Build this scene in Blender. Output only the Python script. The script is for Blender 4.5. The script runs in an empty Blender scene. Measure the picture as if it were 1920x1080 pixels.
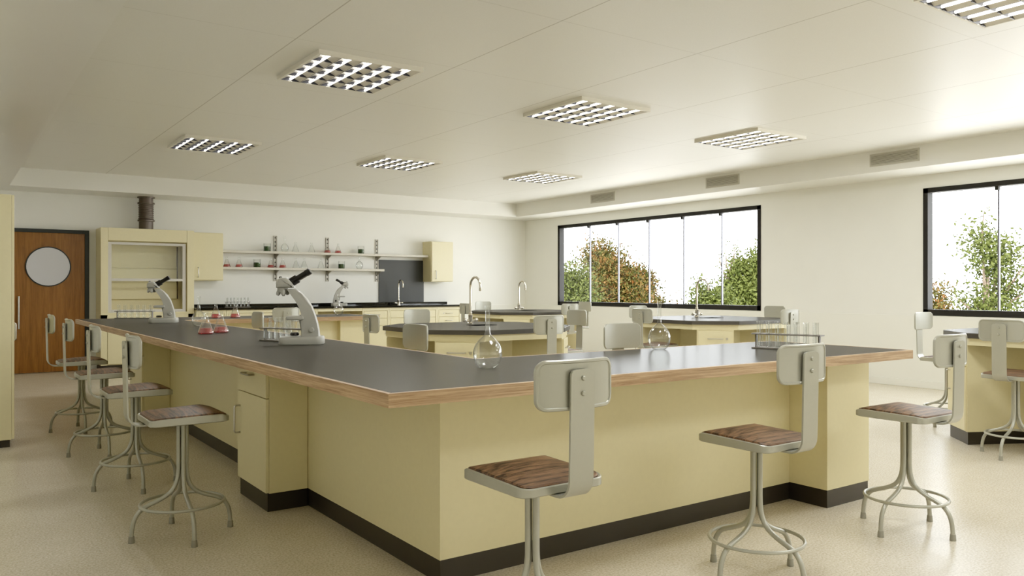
import bpy, bmesh, math, random
from mathutils import Vector, Matrix, noise as mnoise
random.seed(7)
PI = math.pi
C = bpy.context.scene.collection
SC = bpy.context.scene

# ------------------------------------------------------------------ materials
def new_mat(name):
    m = bpy.data.materials.new(name); m.use_nodes = True
    nt = m.node_tree
    return m, nt, nt.nodes['Principled BSDF']

def N(nt, t, **kw):
    n = nt.nodes.new(t)
    for k, v in kw.items():
        if k in n.inputs.keys(): n.inputs[k].default_value = v
        else: setattr(n, k, v)
    return n

def rgb(c): return (c[0], c[1], c[2], 1)

def plain(name, col, rough=.5, metal=0, spec=.5, var=.05, scale=8, bump=0, bscale=200, coat=0):
    m, nt, b = new_mat(name)
    tc = N(nt, 'ShaderNodeTexCoord')
    nz = N(nt, 'ShaderNodeTexNoise', Scale=scale, Detail=4)
    nt.links.new(tc.outputs['Object'], nz.inputs['Vector'])
    cr = N(nt, 'ShaderNodeMix', data_type='RGBA')
    cr.inputs['A'].default_value = rgb([x*(1-var) for x in col]); cr.inputs['B'].default_value = rgb([min(1, x*(1+var)) for x in col])
    nt.links.new(nz.outputs['Fac'], cr.inputs['Factor'])
    nt.links.new(cr.outputs['Result'], b.inputs['Base Color'])
    b.inputs['Roughness'].default_value = rough; b.inputs['Metallic'].default_value = metal
    b.inputs['Specular IOR Level'].default_value = spec
    b.inputs['Coat Weight'].default_value = coat
    if bump:
        n2 = N(nt, 'ShaderNodeTexNoise', Scale=bscale, Detail=3)
        nt.links.new(tc.outputs['Object'], n2.inputs['Vector'])
        bp = N(nt, 'ShaderNodeBump', Strength=bump, Distance=.002)
        nt.links.new(n2.outputs['Fac'], bp.inputs['Height']); nt.links.new(bp.outputs['Normal'], b.inputs['Normal'])
    return m

def wood(name, c1, c2, stretch, rough=.45, scale=6, contrast=(.3, .7), bands=18, coat=0):
    """stretch: object-space scale of the noise, small along the grain"""
    m, nt, b = new_mat(name)
    tc = N(nt, 'ShaderNodeTexCoord'); mp = N(nt, 'ShaderNodeMapping')
    mp.inputs['Scale'].default_value = stretch
    nt.links.new(tc.outputs['Object'], mp.inputs['Vector'])
    n1 = N(nt, 'ShaderNodeTexNoise', Scale=scale, Detail=8, Roughness=.65, Distortion=.6)
    nt.links.new(mp.outputs['Vector'], n1.inputs['Vector'])
    n2 = N(nt, 'ShaderNodeTexNoise', Scale=scale*7, Detail=4, Roughness=.7)
    nt.links.new(mp.outputs['Vector'], n2.inputs['Vector'])
    mx = N(nt, 'ShaderNodeMath', operation='MULTIPLY_ADD'); mx.inputs[1].default_value = .35
    nt.links.new(n2.outputs['Fac'], mx.inputs[0]); nt.links.new(n1.outputs['Fac'], mx.inputs[2])
    cr = N(nt, 'ShaderNodeValToRGB')
    cr.color_ramp.elements[0].position = contrast[0]+.17; cr.color_ramp.elements[0].color = rgb(c1)
    cr.color_ramp.elements[1].position = contrast[1]+.17; cr.color_ramp.elements[1].color = rgb(c2)
    nt.links.new(mx.outputs[0], cr.inputs['Fac']); nt.links.new(cr.outputs['Color'], b.inputs['Base Color'])
    b.inputs['Roughness'].default_value = rough; b.inputs['Coat Weight'].default_value = coat
    bp = N(nt, 'ShaderNodeBump', Strength=.15, Distance=.001)
    nt.links.new(mx.outputs[0], bp.inputs['Height']); nt.links.new(bp.outputs['Normal'], b.inputs['Normal'])
    return m

def thin_glass(name, tint=(.97, .98, .97), edge=.55, base=.03, rough=.01, rim=(.30, .31, .30)):
    m, nt, b = new_mat(name)
    nt.nodes.remove(b)
    out = nt.nodes['Material Output']
    tr = N(nt, 'ShaderNodeBsdfTransparent', Color=rgb(tint)); gl = N(nt, 'ShaderNodeBsdfGlossy', Roughness=rough)
    gl.inputs['Color'].default_value = (1, 1, 1, 1)
    lw = N(nt, 'ShaderNodeLayerWeight', Blend=.5)
    pw = N(nt, 'ShaderNodeMath', operation='POWER'); pw.inputs[1].default_value = 2.2
    nt.links.new(lw.outputs['Facing'], pw.inputs[0])
    ma = N(nt, 'ShaderNodeMath', operation='MULTIPLY_ADD'); ma.inputs[1].default_value = edge; ma.inputs[2].default_value = base
    nt.links.new(pw.outputs[0], ma.inputs[0])
    tm = N(nt, 'ShaderNodeMix', data_type='RGBA'); tm.inputs['A'].default_value = rgb(tint); tm.inputs['B'].default_value = rgb(rim)  # dark refraction outline painted as a tint at grazing angles
    nt.links.new(pw.outputs[0], tm.inputs['Factor']); nt.links.new(tm.outputs['Result'], tr.inputs['Color'])
    mx = N(nt, 'ShaderNodeMixShader')
    nt.links.new(ma.outputs[0], mx.inputs['Fac']); nt.links.new(tr.outputs[0], mx.inputs[1]); nt.links.new(gl.outputs[0], mx.inputs[2])
    nt.links.new(mx.outputs[0], out.inputs['Surface'])
    return m

def liquid(name, col, dens=.6):
    m, nt, b = new_mat(name)
    b.inputs['Base Color'].default_value = rgb(col); b.inputs['Roughness'].default_value = .05
    out = nt.nodes['Material Output']
    tr = N(nt, 'ShaderNodeBsdfTransparent', Color=rgb([min(1, c*1.6+.05) for c in col]))
    nz = N(nt, 'ShaderNodeTexNoise', Scale=30)
    mx = N(nt, 'ShaderNodeMixShader', Fac=dens)
    nt.links.new(tr.outputs[0], mx.inputs[1]); nt.links.new(b.outputs[0], mx.inputs[2]); nt.links.new(mx.outputs[0], out.inputs['Surface'])
    return m

M = {}
M['wall'] = plain('wall_paint', (.80, .795, .745), .55, var=.025, scale=3, bump=.25, bscale=60)
M['bulkhead'] = plain('bulkhead_paint', (.76, .75, .70), .28, var=.02, scale=3)
M['dado'] = plain('dado_paint', (.80, .795, .735), .45, var=.02, scale=3)
M['yellow'] = plain('cream_laminate', (.70, .63, .395), .38, var=.035, scale=40, bump=.05, bscale=300)
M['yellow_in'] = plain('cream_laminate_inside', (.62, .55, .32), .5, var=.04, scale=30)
M['kick'] = plain('dark_vinyl_kick', (.040, .034, .027), .4, var=.08, scale=20)
def worktop_mat():
    """grey laminate: matt body with a thin even sheen"""
    m, nt, b = new_mat('grey_worktop'); nt.nodes.remove(b); out = nt.nodes['Material Output']
    tc = N(nt, 'ShaderNodeTexCoord'); nz = N(nt, 'ShaderNodeTexNoise', Scale=140, Detail=3)
    nt.links.new(tc.outputs['Object'], nz.inputs['Vector'])
    cr = N(nt, 'ShaderNodeMix', data_type='RGBA')
    cr.inputs['A'].default_value = (.074, .069, .060, 1); cr.inputs['B'].default_value = (.088, .083, .072, 1)
    nt.links.new(nz.outputs['Fac'], cr.inputs['Factor'])
    df = N(nt, 'ShaderNodeBsdfDiffuse'); gl = N(nt, 'ShaderNodeBsdfGlossy', Roughness=.17)
    nt.links.new(cr.outputs['Result'], df.inputs['Color'])
    bp = N(nt, 'ShaderNodeBump', Strength=.05, Distance=.001)
    nt.links.new(nz.outputs['Fac'], bp.inputs['Height']); nt.links.new(bp.outputs['Normal'], gl.inputs['Normal'])
    mx = N(nt, 'ShaderNodeMixShader', Fac=.145)
    nt.links.new(df.outputs[0], mx.inputs[1]); nt.links.new(gl.outputs[0], mx.inputs[2]); nt.links.new(mx.outputs[0], out.inputs['Surface'])
    return m
M['top'] = worktop_mat()
M['top_edge'] = plain('dark_top_edge', (.055, .05, .043), .4, var=.05, scale=60)
M['black_res'] = plain('black_epoxy', (.010, .0095, .008), .06, var=.1, scale=10, bump=.5, bscale=4)
M['black_panel'] = plain('black_panel', (.030, .031, .028), .45, var=.06, scale=5)
M['stool'] = plain('stool_enamel', (.39, .385, .325), .30, metal=.35, var=.03, scale=60, bump=.03, bscale=500)
M['rubber'] = plain('grey_rubber', (.27, .26, .215), .6, var=.05)
M['chrome'] = plain('chrome', (.72, .68, .60), .14, metal=1, var=.03, scale=30)
M['steel'] = plain('brushed_steel', (.52, .50, .46), .3, metal=1, var=.05, scale=50)
M['scope'] = plain('microscope_enamel', (.41, .405, .37), .36, var=.02, scale=40)
M['black'] = plain('black_plastic', (.014, .013, .012), .4, var=.2, scale=60)
M['window_frame'] = plain('dark_window_frame', (.026, .025, .025), .65, spec=.2, var=.08, scale=20)
M['mullion'] = plain('mullion_metal', (.16, .16, .19), .35, metal=.3, var=.05, scale=20)
M['door_frame'] = plain('dark_door_frame', (.030, .034, .033), .5, var=.05, scale=20)
M['grey_trim'] = plain('light_grey_trim', (.58, .555, .50), .45, var=.02, scale=30)
M['shelf'] = plain('shelf_laminate', (.60, .57, .49), .45, var=.03, scale=30)
M['slot'] = plain('slot_metal', (.42, .395, .34), .4, metal=.2, var=.04, scale=30)
M['duct'] = plain('duct_plastic', (.115, .09, .07), .35, metal=.2, var=.06, scale=20)
M['rack'] = plain('rack_plastic', (.19, .172, .152), .5, var=.08, scale=120, bump=.1, bscale=400)
M['vent'] = plain('vent_metal', (.50, .48, .42), .5, var=.04, scale=40)
M['vent_dark'] = plain('vent_inside', (.20, .19, .17), .7, var=.05)
M['fixture'] = plain('fixture_frame', (.74, .71, .63), .45, var=.02)
M['reflector'] = plain('fixture_reflector', (.52, .49, .42), .35, metal=.3, var=.03)
M['fin'] = plain('louvre_blade', (.05, .052, .065), .3, metal=.6, var=.05)
M['glass'] = thin_glass('lab_glass', edge=.6, base=.085)
M['tubeglass'] = thin_glass('test_tube_glass', edge=.55, base=.10)
M['pane'] = thin_glass('window_glass', tint=(.99, .995, .99), edge=.25, base=.015, rim=(.9, .92, .9))
M['sash'] = thin_glass('sash_glass', edge=.25, base=.03, rim=(.9, .92, .9))
M['pink'] = liquid('pink_liquid', (.54, .15, .155), .42)
M['green'] = liquid('green_liquid', (.008, .060, .010), .93)
M['door'] = wood('door_veneer', (.17, .074, .013), (.34, .150, .032), (9, 9, .55), .42, scale=3.2, contrast=(.25, .75))
M['edge_x'] = wood('oak_edge_x', (.25, .145, .070), (.53, .365, .215), (.4, 14, 14), .5, scale=8, contrast=(.34, .66))
M['edge_y'] = wood('oak_edge_y', (.25, .145, .070), (.53, .365, .215), (14, .4, 14), .5, scale=8, contrast=(.34, .66))
M['seat'] = wood('seat_slats', (.032, .017, .010), (.215, .118, .064), (9, .7, 9), .48, scale=4.0, contrast=(.40, .60))
M['bark'] = wood('bark', (.05, .035, .02), (.14, .10, .07), (6, 6, 1), .9)

def emis(name, col, s):
    m, nt, b = new_mat(name)
    b.inputs['Base Color'].default_value = (.9, .9, .9, 1)
    b.inputs['Emission Color'].default_value = rgb(col); b.inputs['Emission Strength'].default_value = s
    return m
M['lamp'] = emis('fluorescent_tube', (1, .97, .9), 4)

def floor_mat():
    m, nt, b = new_mat('speckled_vinyl_floor')
    tc = N(nt, 'ShaderNodeTexCoord')
    n1 = N(nt, 'ShaderNodeTexNoise', Scale=95, Detail=3, Roughness=.7)
    n2 = N(nt, 'ShaderNodeTexNoise', Scale=7, Detail=5)
    for n in (n1, n2): nt.links.new(tc.outputs['Object'], n.inputs['Vector'])
    cr = N(nt, 'ShaderNodeValToRGB')
    cr.color_ramp.elements[0].position = .36; cr.color_ramp.elements[0].color = (.48, .42, .315, 1)
    cr.color_ramp.elements[1].position = .62; cr.color_ramp.elements[1].color = (.70, .64, .53, 1)
    nt.links.new(n1.outputs['Fac'], cr.inputs['Fac'])
    mx = N(nt, 'ShaderNodeMix', data_type='RGBA', blend_type='MULTIPLY'); mx.inputs['Factor'].default_value = .35
    c2 = N(nt, 'ShaderNodeValToRGB')
    c2.color_ramp.elements[0].position = .3; c2.color_ramp.elements[0].color = (.85, .84, .80, 1)
    c2.color_ramp.elements[1].position = .7; c2.color_ramp.elements[1].color = (1, 1, 1, 1)
    nt.links.new(n2.outputs['Fac'], c2.inputs['Fac'])
    nt.links.new(cr.outputs['Color'], mx.inputs['A']); nt.links.new(c2.outputs['Color'], mx.inputs['B'])
    nt.links.new(mx.outputs['Result'], b.inputs['Base Color'])
    b.inputs['Roughness'].default_value = .27
    bp = N(nt, 'ShaderNodeBump', Strength=.08, Distance=.001)
    nt.links.new(n1.outputs['Fac'], bp.inputs['Height']); nt.links.new(bp.outputs['Normal'], b.inputs['Normal'])
    return m
M['floor'] = floor_mat()

def ceil_mat():
    m, nt, b = new_mat('ceiling_panels')
    tc = N(nt, 'ShaderNodeTexCoord'); sp = N(nt, 'ShaderNodeSeparateXYZ')
    nt.links.new(tc.outputs['Object'], sp.inputs[0])
    def line(out, pitch, off, w):
        a = N(nt, 'ShaderNodeMath', operation='SUBTRACT'); a.inputs[1].default_value = off - pitch*20
        nt.links.new(sp.outputs[out], a.inputs[0])
        md = N(nt, 'ShaderNodeMath', operation='PINGPONG'); md.inputs[1].default_value = pitch/2
        nt.links.new(a.outputs[0], md.inputs[0])
        lt = N(nt, 'ShaderNodeMath', operation='LESS_THAN'); lt.inputs[1].default_value = w
        nt.links.new(md.outputs[0], lt.inputs[0]); return lt
    lx = line(0, 1.2545, 4.472, .0045); ly = line(1, 1.334, 4.005, .003)
    half = N(nt, 'ShaderNodeMath', operation='MULTIPLY'); half.inputs[1].default_value = .5
    nt.links.new(ly.outputs[0], half.inputs[0])
    mxx = N(nt, 'ShaderNodeMath', operation='MAXIMUM')
    nt.links.new(lx.outputs[0], mxx.inputs[0]); nt.links.new(half.outputs[0], mxx.inputs[1])
    nz = N(nt, 'ShaderNodeTexNoise', Scale=120, Detail=3); nt.links.new(tc.outputs['Object'], nz.inputs['Vector'])
    base = N(nt, 'ShaderNodeMix', data_type='RGBA')
    base.inputs['A'].default_value = (.71, .70, .65, 1); base.inputs['B'].default_value = (.79, .78, .73, 1)
    nt.links.new(nz.outputs['Fac'], base.inputs['Factor'])
    fin = N(nt, 'ShaderNodeMix', data_type='RGBA'); fin.inputs['B'].default_value = (.46, .44, .39, 1)
    nt.links.new(mxx.outputs[0], fin.inputs['Factor']); nt.links.new(base.outputs['Result'], fin.inputs['A'])
    nt.links.new(fin.outputs['Result'], b.inputs['Base Color'])
    b.inputs['Roughness'].default_value = .38
    bp = N(nt, 'ShaderNodeBump', Strength=.12, Distance=.002)
    nt.links.new(nz.outputs['Fac'], bp.inputs['Height']); nt.links.new(bp.outputs['Normal'], b.inputs['Normal'])
    return m
M['ceiling'] = ceil_mat()

def leaf_mat(name, cols):  # ramp also paints crown highlights and dark gaps into the leaf colour
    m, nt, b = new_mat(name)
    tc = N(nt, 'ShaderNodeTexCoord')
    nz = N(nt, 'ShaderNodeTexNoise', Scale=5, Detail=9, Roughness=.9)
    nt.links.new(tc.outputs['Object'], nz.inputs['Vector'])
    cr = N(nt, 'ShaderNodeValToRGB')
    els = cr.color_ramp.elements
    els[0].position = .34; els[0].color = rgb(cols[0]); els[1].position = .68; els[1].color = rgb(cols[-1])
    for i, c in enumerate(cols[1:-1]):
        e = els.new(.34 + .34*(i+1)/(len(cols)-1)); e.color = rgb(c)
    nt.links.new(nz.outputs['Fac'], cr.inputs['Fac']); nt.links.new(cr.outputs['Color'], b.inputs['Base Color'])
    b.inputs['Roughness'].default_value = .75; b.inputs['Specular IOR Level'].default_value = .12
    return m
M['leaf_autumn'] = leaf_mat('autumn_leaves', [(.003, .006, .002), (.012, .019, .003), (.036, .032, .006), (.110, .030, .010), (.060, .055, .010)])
M['leaf_green'] = leaf_mat('green_leaves', [(.003, .007, .002), (.013, .022, .003), (.045, .052, .011), (.020, .032, .005), (.150, .140, .042)])  # last, brightest entry is a painted highlight on the leaves
M['ground'] = plain('pale_paving', (.78, .76, .72), .8, var=.05, scale=.6)

# ------------------------------------------------------------------ mesh helpers
class MB:
    def __init__(self): self.bm = bmesh.new()
    def box(self, x0, x1, y0, y1, z0, z1, bev=0, seg=2):
        vs = [self.bm.verts.new(p) for p in ((x0,y0,z0),(x1,y0,z0),(x1,y1,z0),(x0,y1,z0),(x0,y0,z1),(x1,y0,z1),(x1,y1,z1),(x0,y1,z1))]
        fs = [self.bm.faces.new([vs[i] for i in f]) for f in ((0,3,2,1),(4,5,6,7),(0,1,5,4),(1,2,6,5),(2,3,7,6),(3,0,4,7))]
        if bev:
            es = list({e for f in fs for e in f.edges})
            bmesh.ops.bevel(self.bm, geom=es, offset=bev, segments=seg, profile=.5, affect='EDGES')
        return self
    def prism(self, pts, z0, z1, bev=0):
        """vertical prism on a counter-clockwise outline"""
        b = [self.bm.verts.new((x, y, z0)) for x, y in pts]; t = [self.bm.verts.new((x, y, z1)) for x, y in pts]
        n = len(pts); fs = [self.bm.faces.new(b[::-1]), self.bm.faces.new(t)]
        for i in range(n): fs.append(self.bm.faces.new((b[i], b[(i+1) % n], t[(i+1) % n], t[i])))
        if bev:
            es = [e for e in fs[1].edges]
            bmesh.ops.bevel(self.bm, geom=es, offset=bev, segments=2, profile=.5, affect='EDGES')
        return self
    def ring_prism(self, outer, inner, z0, z1):
        n = len(outer)
        L = [[self.bm.verts.new((x, y, z)) for x, y in p] for p, z in ((outer, z0), (outer, z1), (inner, z1), (inner, z0))]
        for i in range(n):
            j = (i+1) % n
            for a in range(4):
                A, B = L[a], L[(a+1) % 4]
                self.bm.faces.new((A[i], A[j], B[j], B[i]))
        return self
    def lathe(self, prof, n=24, c=(0, 0, 0), axis=None):
        """prof: list of (r, z)"""
        mat = Matrix.Translation(c)
        if axis is not None: mat = mat @ Vector((0, 0, 1)).rotation_difference(Vector(axis)).to_matrix().to_4x4()
        rings = []
        for r, z in prof:
            if r < 1e-6: rings.append([self.bm.verts.new(mat @ Vector((0, 0, z)))])
            else: rings.append([self.bm.verts.new(mat @ Vector((r*math.cos(2*PI*i/n), r*math.sin(2*PI*i/n), z))) for i in range(n)])
        for A, B in zip(rings, rings[1:]):
            if len(A) == 1 and len(B) == 1: continue
            for i in range(n):
                j = (i+1) % n
                if len(A) == 1: self.bm.faces.new((A[0], B[j], B[i])) if False else self.bm.faces.new((A[0], B[i], B[j]))
                elif len(B) == 1: self.bm.faces.new((A[i], A[j], B[0]))
                else: self.bm.faces.new((A[i], A[j], B[j], B[i]))
        return self
    def cyl(self, p, q, r, n=16, r2=None, bev=0):
        p, q = Vector(p), Vector(q); L = (q-p).length; r2 = r if r2 is None else r2
        b = bev
        prof = [(0, 0), (r-b, 0), (r, b), (r2, L-b), (r2-b, L), (0, L)] if b else [(0, 0), (r, 0), (r2, L), (0, L)]
        return self.lathe(prof, n, p, q-p)
    def tube(self, pts, r, n=10, closed=False, cap=True):
        pts = [Vector(p) for p in pts]; m = len(pts); rings = []
        up = None
        for i, p in enumerate(pts):
            if closed: t = (pts[(i+1) % m]-pts[i-1]).normalized()
            else: t = ((pts[min(i+1, m-1)]-pts[max(i-1, 0)])).normalized()
            if up is None:
                up = Vector((0, 0, 1)) if abs(t.z) < .9 else Vector((1, 0, 0))
            u = (up - t*up.dot(t)).normalized(); up = u
            v = t.cross(u)
            rr = r[i] if isinstance(r, (list, tuple)) else r
            rings.append([self.bm.verts.new(p + (u*math.cos(2*PI*k/n) + v*math.sin(2*PI*k/n))*rr) for k in range(n)])
        for i in range(m if closed else m-1):
            A, B = rings[i], rings[(i+1) % m]
            for k in range(n): self.bm.faces.new((A[k], A[(k+1) % n], B[(k+1) % n], B[k]))
        if cap and not closed: self.bm.faces.new(rings[0][::-1]); self.bm.faces.new(rings[-1])
        return self
    def ribbon(self, path, w, t, axis='y', top_round=0):
        """flat strap: path of (x,z) centre points, width w along y, thickness t"""
        path = [Vector((x, 0, z)) for x, z in path]; rows = []
        m = len(path)
        for i, p in enumerate(path):
            tg = (path[min(i+1, m-1)]-path[max(i-1, 0)]).normalized()
            nn = Vector((-tg.z, 0, tg.x)); hw = w/2
            if top_round and i >= m-4: hw = w/2 - top_round*(1-math.sqrt(max(0, 1-((i-(m-4))/3.0)**2)))
            rows.append([p+nn*t/2+Vector((0, -hw, 0)), p+nn*t/2+Vector((0, hw, 0)), p-nn*t/2+Vector((0, hw, 0)), p-nn*t/2+Vector((0, -hw, 0))])
        V = [[self.bm.verts.new(q) for q in r] for r in rows]
        for A, B in zip(V, V[1:]):
            for k in range(4): self.bm.faces.new((A[k], A[(k+1) % 4], B[(k+1) % 4], B[k]))
        self.bm.faces.new(V[0][::-1]); self.bm.faces.new(V[-1])
        return self
    def extrude_xz(self, pts, y0, y1, bev=0, seg=2):
        """outline in the x-z plane pulled along y"""
        a = [self.bm.verts.new((x, y0, z)) for x, z in pts]; b = [self.bm.verts.new((x, y1, z)) for x, z in pts]
        n = len(pts); f1 = self.bm.faces.new(a); f2 = self.bm.faces.new(b[::-1])
        for i in range(n): self.bm.faces.new((a[(i+1) % n], a[i], b[i], b[(i+1) % n]))
        if bev:
            es = list(f1.edges)+list(f2.edges)
            bmesh.ops.bevel(self.bm, geom=es, offset=bev, segments=seg, profile=.5, affect='EDGES')
        return self
    def build(self, name, mat, parent=None, smooth=False, loc=None, rz=None):
        bmesh.ops.recalc_face_normals(self.bm, faces=self.bm.faces[:])
        me = bpy.data.meshes.new(name); self.bm.to_mesh(me); self.bm.free()
        mats = mat if isinstance(mat, (list, tuple)) else [mat]
        for mm in mats: me.materials.append(mm)
        if smooth:
            try: me.shade_smooth()
            except Exception:
                for p in me.polygons: p.use_smooth = True
            if smooth != 'all':
                try: me.set_sharp_from_angle(angle=math.radians(smooth if smooth is not True else 40))
                except Exception: pass
        o = bpy.data.objects.new(name, me); C.objects.link(o)
        if parent is not None: o.parent = parent
        if loc is not None: o.location = loc
        if rz is not None: o.rotation_euler.z = rz
        return o

def tag(o, label, cat, group=None, kind=None):
    o['label'] = label; o['category'] = cat
    if group: o['group'] = group
    if kind: o['kind'] = kind
    return o
def thing(name, label, cat, loc=(0, 0, 0), rz=0, group=None):
    o = bpy.data.objects.new(name, None); o.empty_display_size = .1; C.objects.link(o)
    o.location = loc; o.rotation_euler.z = rz
    return tag(o, label, cat, group)
def struct(o, label, cat):
    return tag(o, label, cat, kind='structure')
def dup(root, loc, rz, label, group=None):
    r = root.copy(); C.objects.link(r); r.location = loc; r.rotation_euler.z = rz; r['label'] = label
    if group: r['group'] = group
    for ch in list(root.children):
        c = ch.copy(); C.objects.link(c); c.parent = r
        for g in list(ch.children):
            d = g.copy(); C.objects.link(d); d.parent = c
    return r
def rrect(w, h, r, n=6):
    """rounded rectangle outline, counter-clockwise, centred"""
    out = []
    for cx, cy, a0 in ((w/2-r, h/2-r, 0), (-w/2+r, h/2-r, PI/2), (-w/2+r, -h/2+r, PI), (w/2-r, -h/2+r, 1.5*PI)):
        for i in range(n+1):
            a = a0+PI/2*i/n; out.append((cx+r*math.cos(a), cy+r*math.sin(a)))
    return out

# ------------------------------------------------------------------ the room
XL, XR, YF, YB = -.32, 10.234, -2.2, 14.01
ZC, ZS = 2.982, 2.72
XS, YS, XSL = 9.478, 13.283, .745
WZ0, WZ1 = .93, 2.55
WIN = [(7.88, 12.87), (.35, 5.372)]
T = .22
struct(MB().box(XL-T, XR+T, YF-T, YB+T, -.15, 0).build('floor', M['floor']), 'beige speckled vinyl floor of the classroom', 'floor')
struct(MB().box(XL-T, XR+T, YF-T, YB+T, ZC, ZC+.2).build('ceiling', M['ceiling']), 'off-white panelled classroom ceiling with thin joints', 'ceiling')
struct(MB().box(XL-T, XR+T, YB, YB+T, 0, ZC).build('wall_back', M['wall']), 'plain off-white far wall with the wooden door', 'wall')
struct(MB().box(XL-T, XL, YF, YB, 0, ZC).build('wall_left', M['wall']), 'off-white left wall behind the tall cupboard', 'wall')
struct(MB().box(XL-T, XR+T, YF-T, YF, 0, ZC).build('wall_front', M['wall']), 'off-white wall behind the viewer', 'wall')
w = MB()
w.box(XR, XR+.115, YF, YB, 0, WZ0).box(XR, XR+.115, YF, YB, WZ1, ZC)
w.box(XR, XR+.115, YF, WIN[1][0], WZ0, WZ1).box(XR, XR+.115, WIN[1][1], WIN[0][0], WZ0, WZ1).box(XR, XR+.115, WIN[0][1], YB, WZ0, WZ1)
struct(w.build('wall_right', M['wall']), 'off-white right wall with two wide window openings', 'wall')
struct(MB().box(XL, XR, YS, YB, ZS, ZC).build('trim_1', M['bulkhead']), 'boxed bulkhead along the top of the far wall', 'bulkhead')
struct(MB().box(XS, XR, YF, YS, ZS, ZC).build('trim_2', M['bulkhead']), 'boxed bulkhead above the windows', 'bulkhead')
struct(MB().box(XL, XSL, YF, YS, ZS, ZC).build('trim_3', M['bulkhead']), 'boxed bulkhead along the left side', 'bulkhead')
struct(MB().box(XR-.010, XR, YF, YB, .09, WZ0-.004, .004).build('trim_4', M['dado']), 'slightly proud lower wall band below the windows', 'wall band')
struct(MB().box(8.3, XR-.010, YB-.01, YB, .09, WZ0, .004).build('trim_5', M['dado']), 'slightly proud lower wall band right of the worktop', 'wall band')
struct(MB().box(XR-.03, XR, YF, YB-.02, 0, .09, .004).build('baseboard_right', M['dado']), 'pale skirting along the window wall', 'skirting')

# windows
for wi, (y0, y1) in enumerate(WIN):
    fx0, fx1 = XR-.012, XR+.11
    fw = .06
    fr = MB()
    fr.box(fx0, fx1, y0, y1, WZ0, WZ0+fw+.015).box(fx0, fx1, y0, y1, WZ1-fw, WZ1).box(fx0, fx1, y0, y0+fw, WZ0, WZ1).box(fx0, fx1, y1-fw, y1, WZ0, WZ1)
    o = struct(fr.build('window_%d' % (wi+1), M['window_frame']), ('wide dark-framed window over the island benches, left of the two', 'wide dark-framed window at the right edge, right of the two')[wi], 'window')
    n = 6
    ys = [11.95, 11.14, 10.336, 9.51, 8.69] if wi == 0 else [4.50, 3.67, 2.84, 2.0, 1.18]
    for yy in ys:
        MB().box(XR+.05, XR+.085, yy-.010, yy+.010, WZ0+fw, WZ1-fw, .004).build('mullion', M['mullion'], o)
        MB().box(XR+.0, XR+.05, yy-.02, yy+.02, WZ1-fw-.045, WZ1-fw+.005, .006).build('latch', M['window_frame'], o)
    g = MB(); g.bm.faces.new([g.bm.verts.new((XR+.065, a, c)) for a, c in ((y0+.03, WZ0+.03), (y1-.03, WZ0+.03), (y1-.03, WZ1-.03), (y0+.03, WZ1-.03))])
    g.build('pane', M['pane'], o)

# door
d = MB().box(.785, 1.772, YB-.03, YB+.01, .008, 2.112)
dr = struct(d.build('door_1', M['door']), 'brown veneer door with round porthole in the far wall', 'door')
fr = MB().box(1.772, 1.832, YB-.05, YB+.01, 0, 2.168, .004).box(.725, .785, YB-.05, YB+.01, 0, 2.168, .004).box(.785, 1.772, YB-.05, YB+.01, 2.112, 2.168, .004)
fr.build('door_frame', M['door_frame'], dr)
def ring_y(r0, r1, y0, y1, cx, cz, n=48):
    return MB().lathe([(r0, 0), (r1, 0), (r1, y1-y0), (r0, y1-y0), (r0, 0)], n, (cx, y1, cz), (0, -1, 0))
ring_y(.287, .303, YB-.045, YB-.02, 1.282, 1.602).build('porthole_ring', M['door_frame'], dr, smooth=True)
MB().lathe([(0, 0), (.29, 0), (.29, .012), (0, .012)], 48, (1.282, YB-.028, 1.602), (0, -1, 0)).build('porthole_glass', plain('frosted_glass', (.62, .62, .65), .25, var=.03, scale=2), dr, smooth=True)
hd = MB().cyl((.897, YB-.075, .67), (.897, YB-.075, 1.155), .013)
for z in (.74, 1.08): hd.cyl((.897, YB-.03, z), (.897, YB-.075, z), .008, 10)
hd.build('pull_handle', M['steel'], dr, smooth=True)

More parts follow.
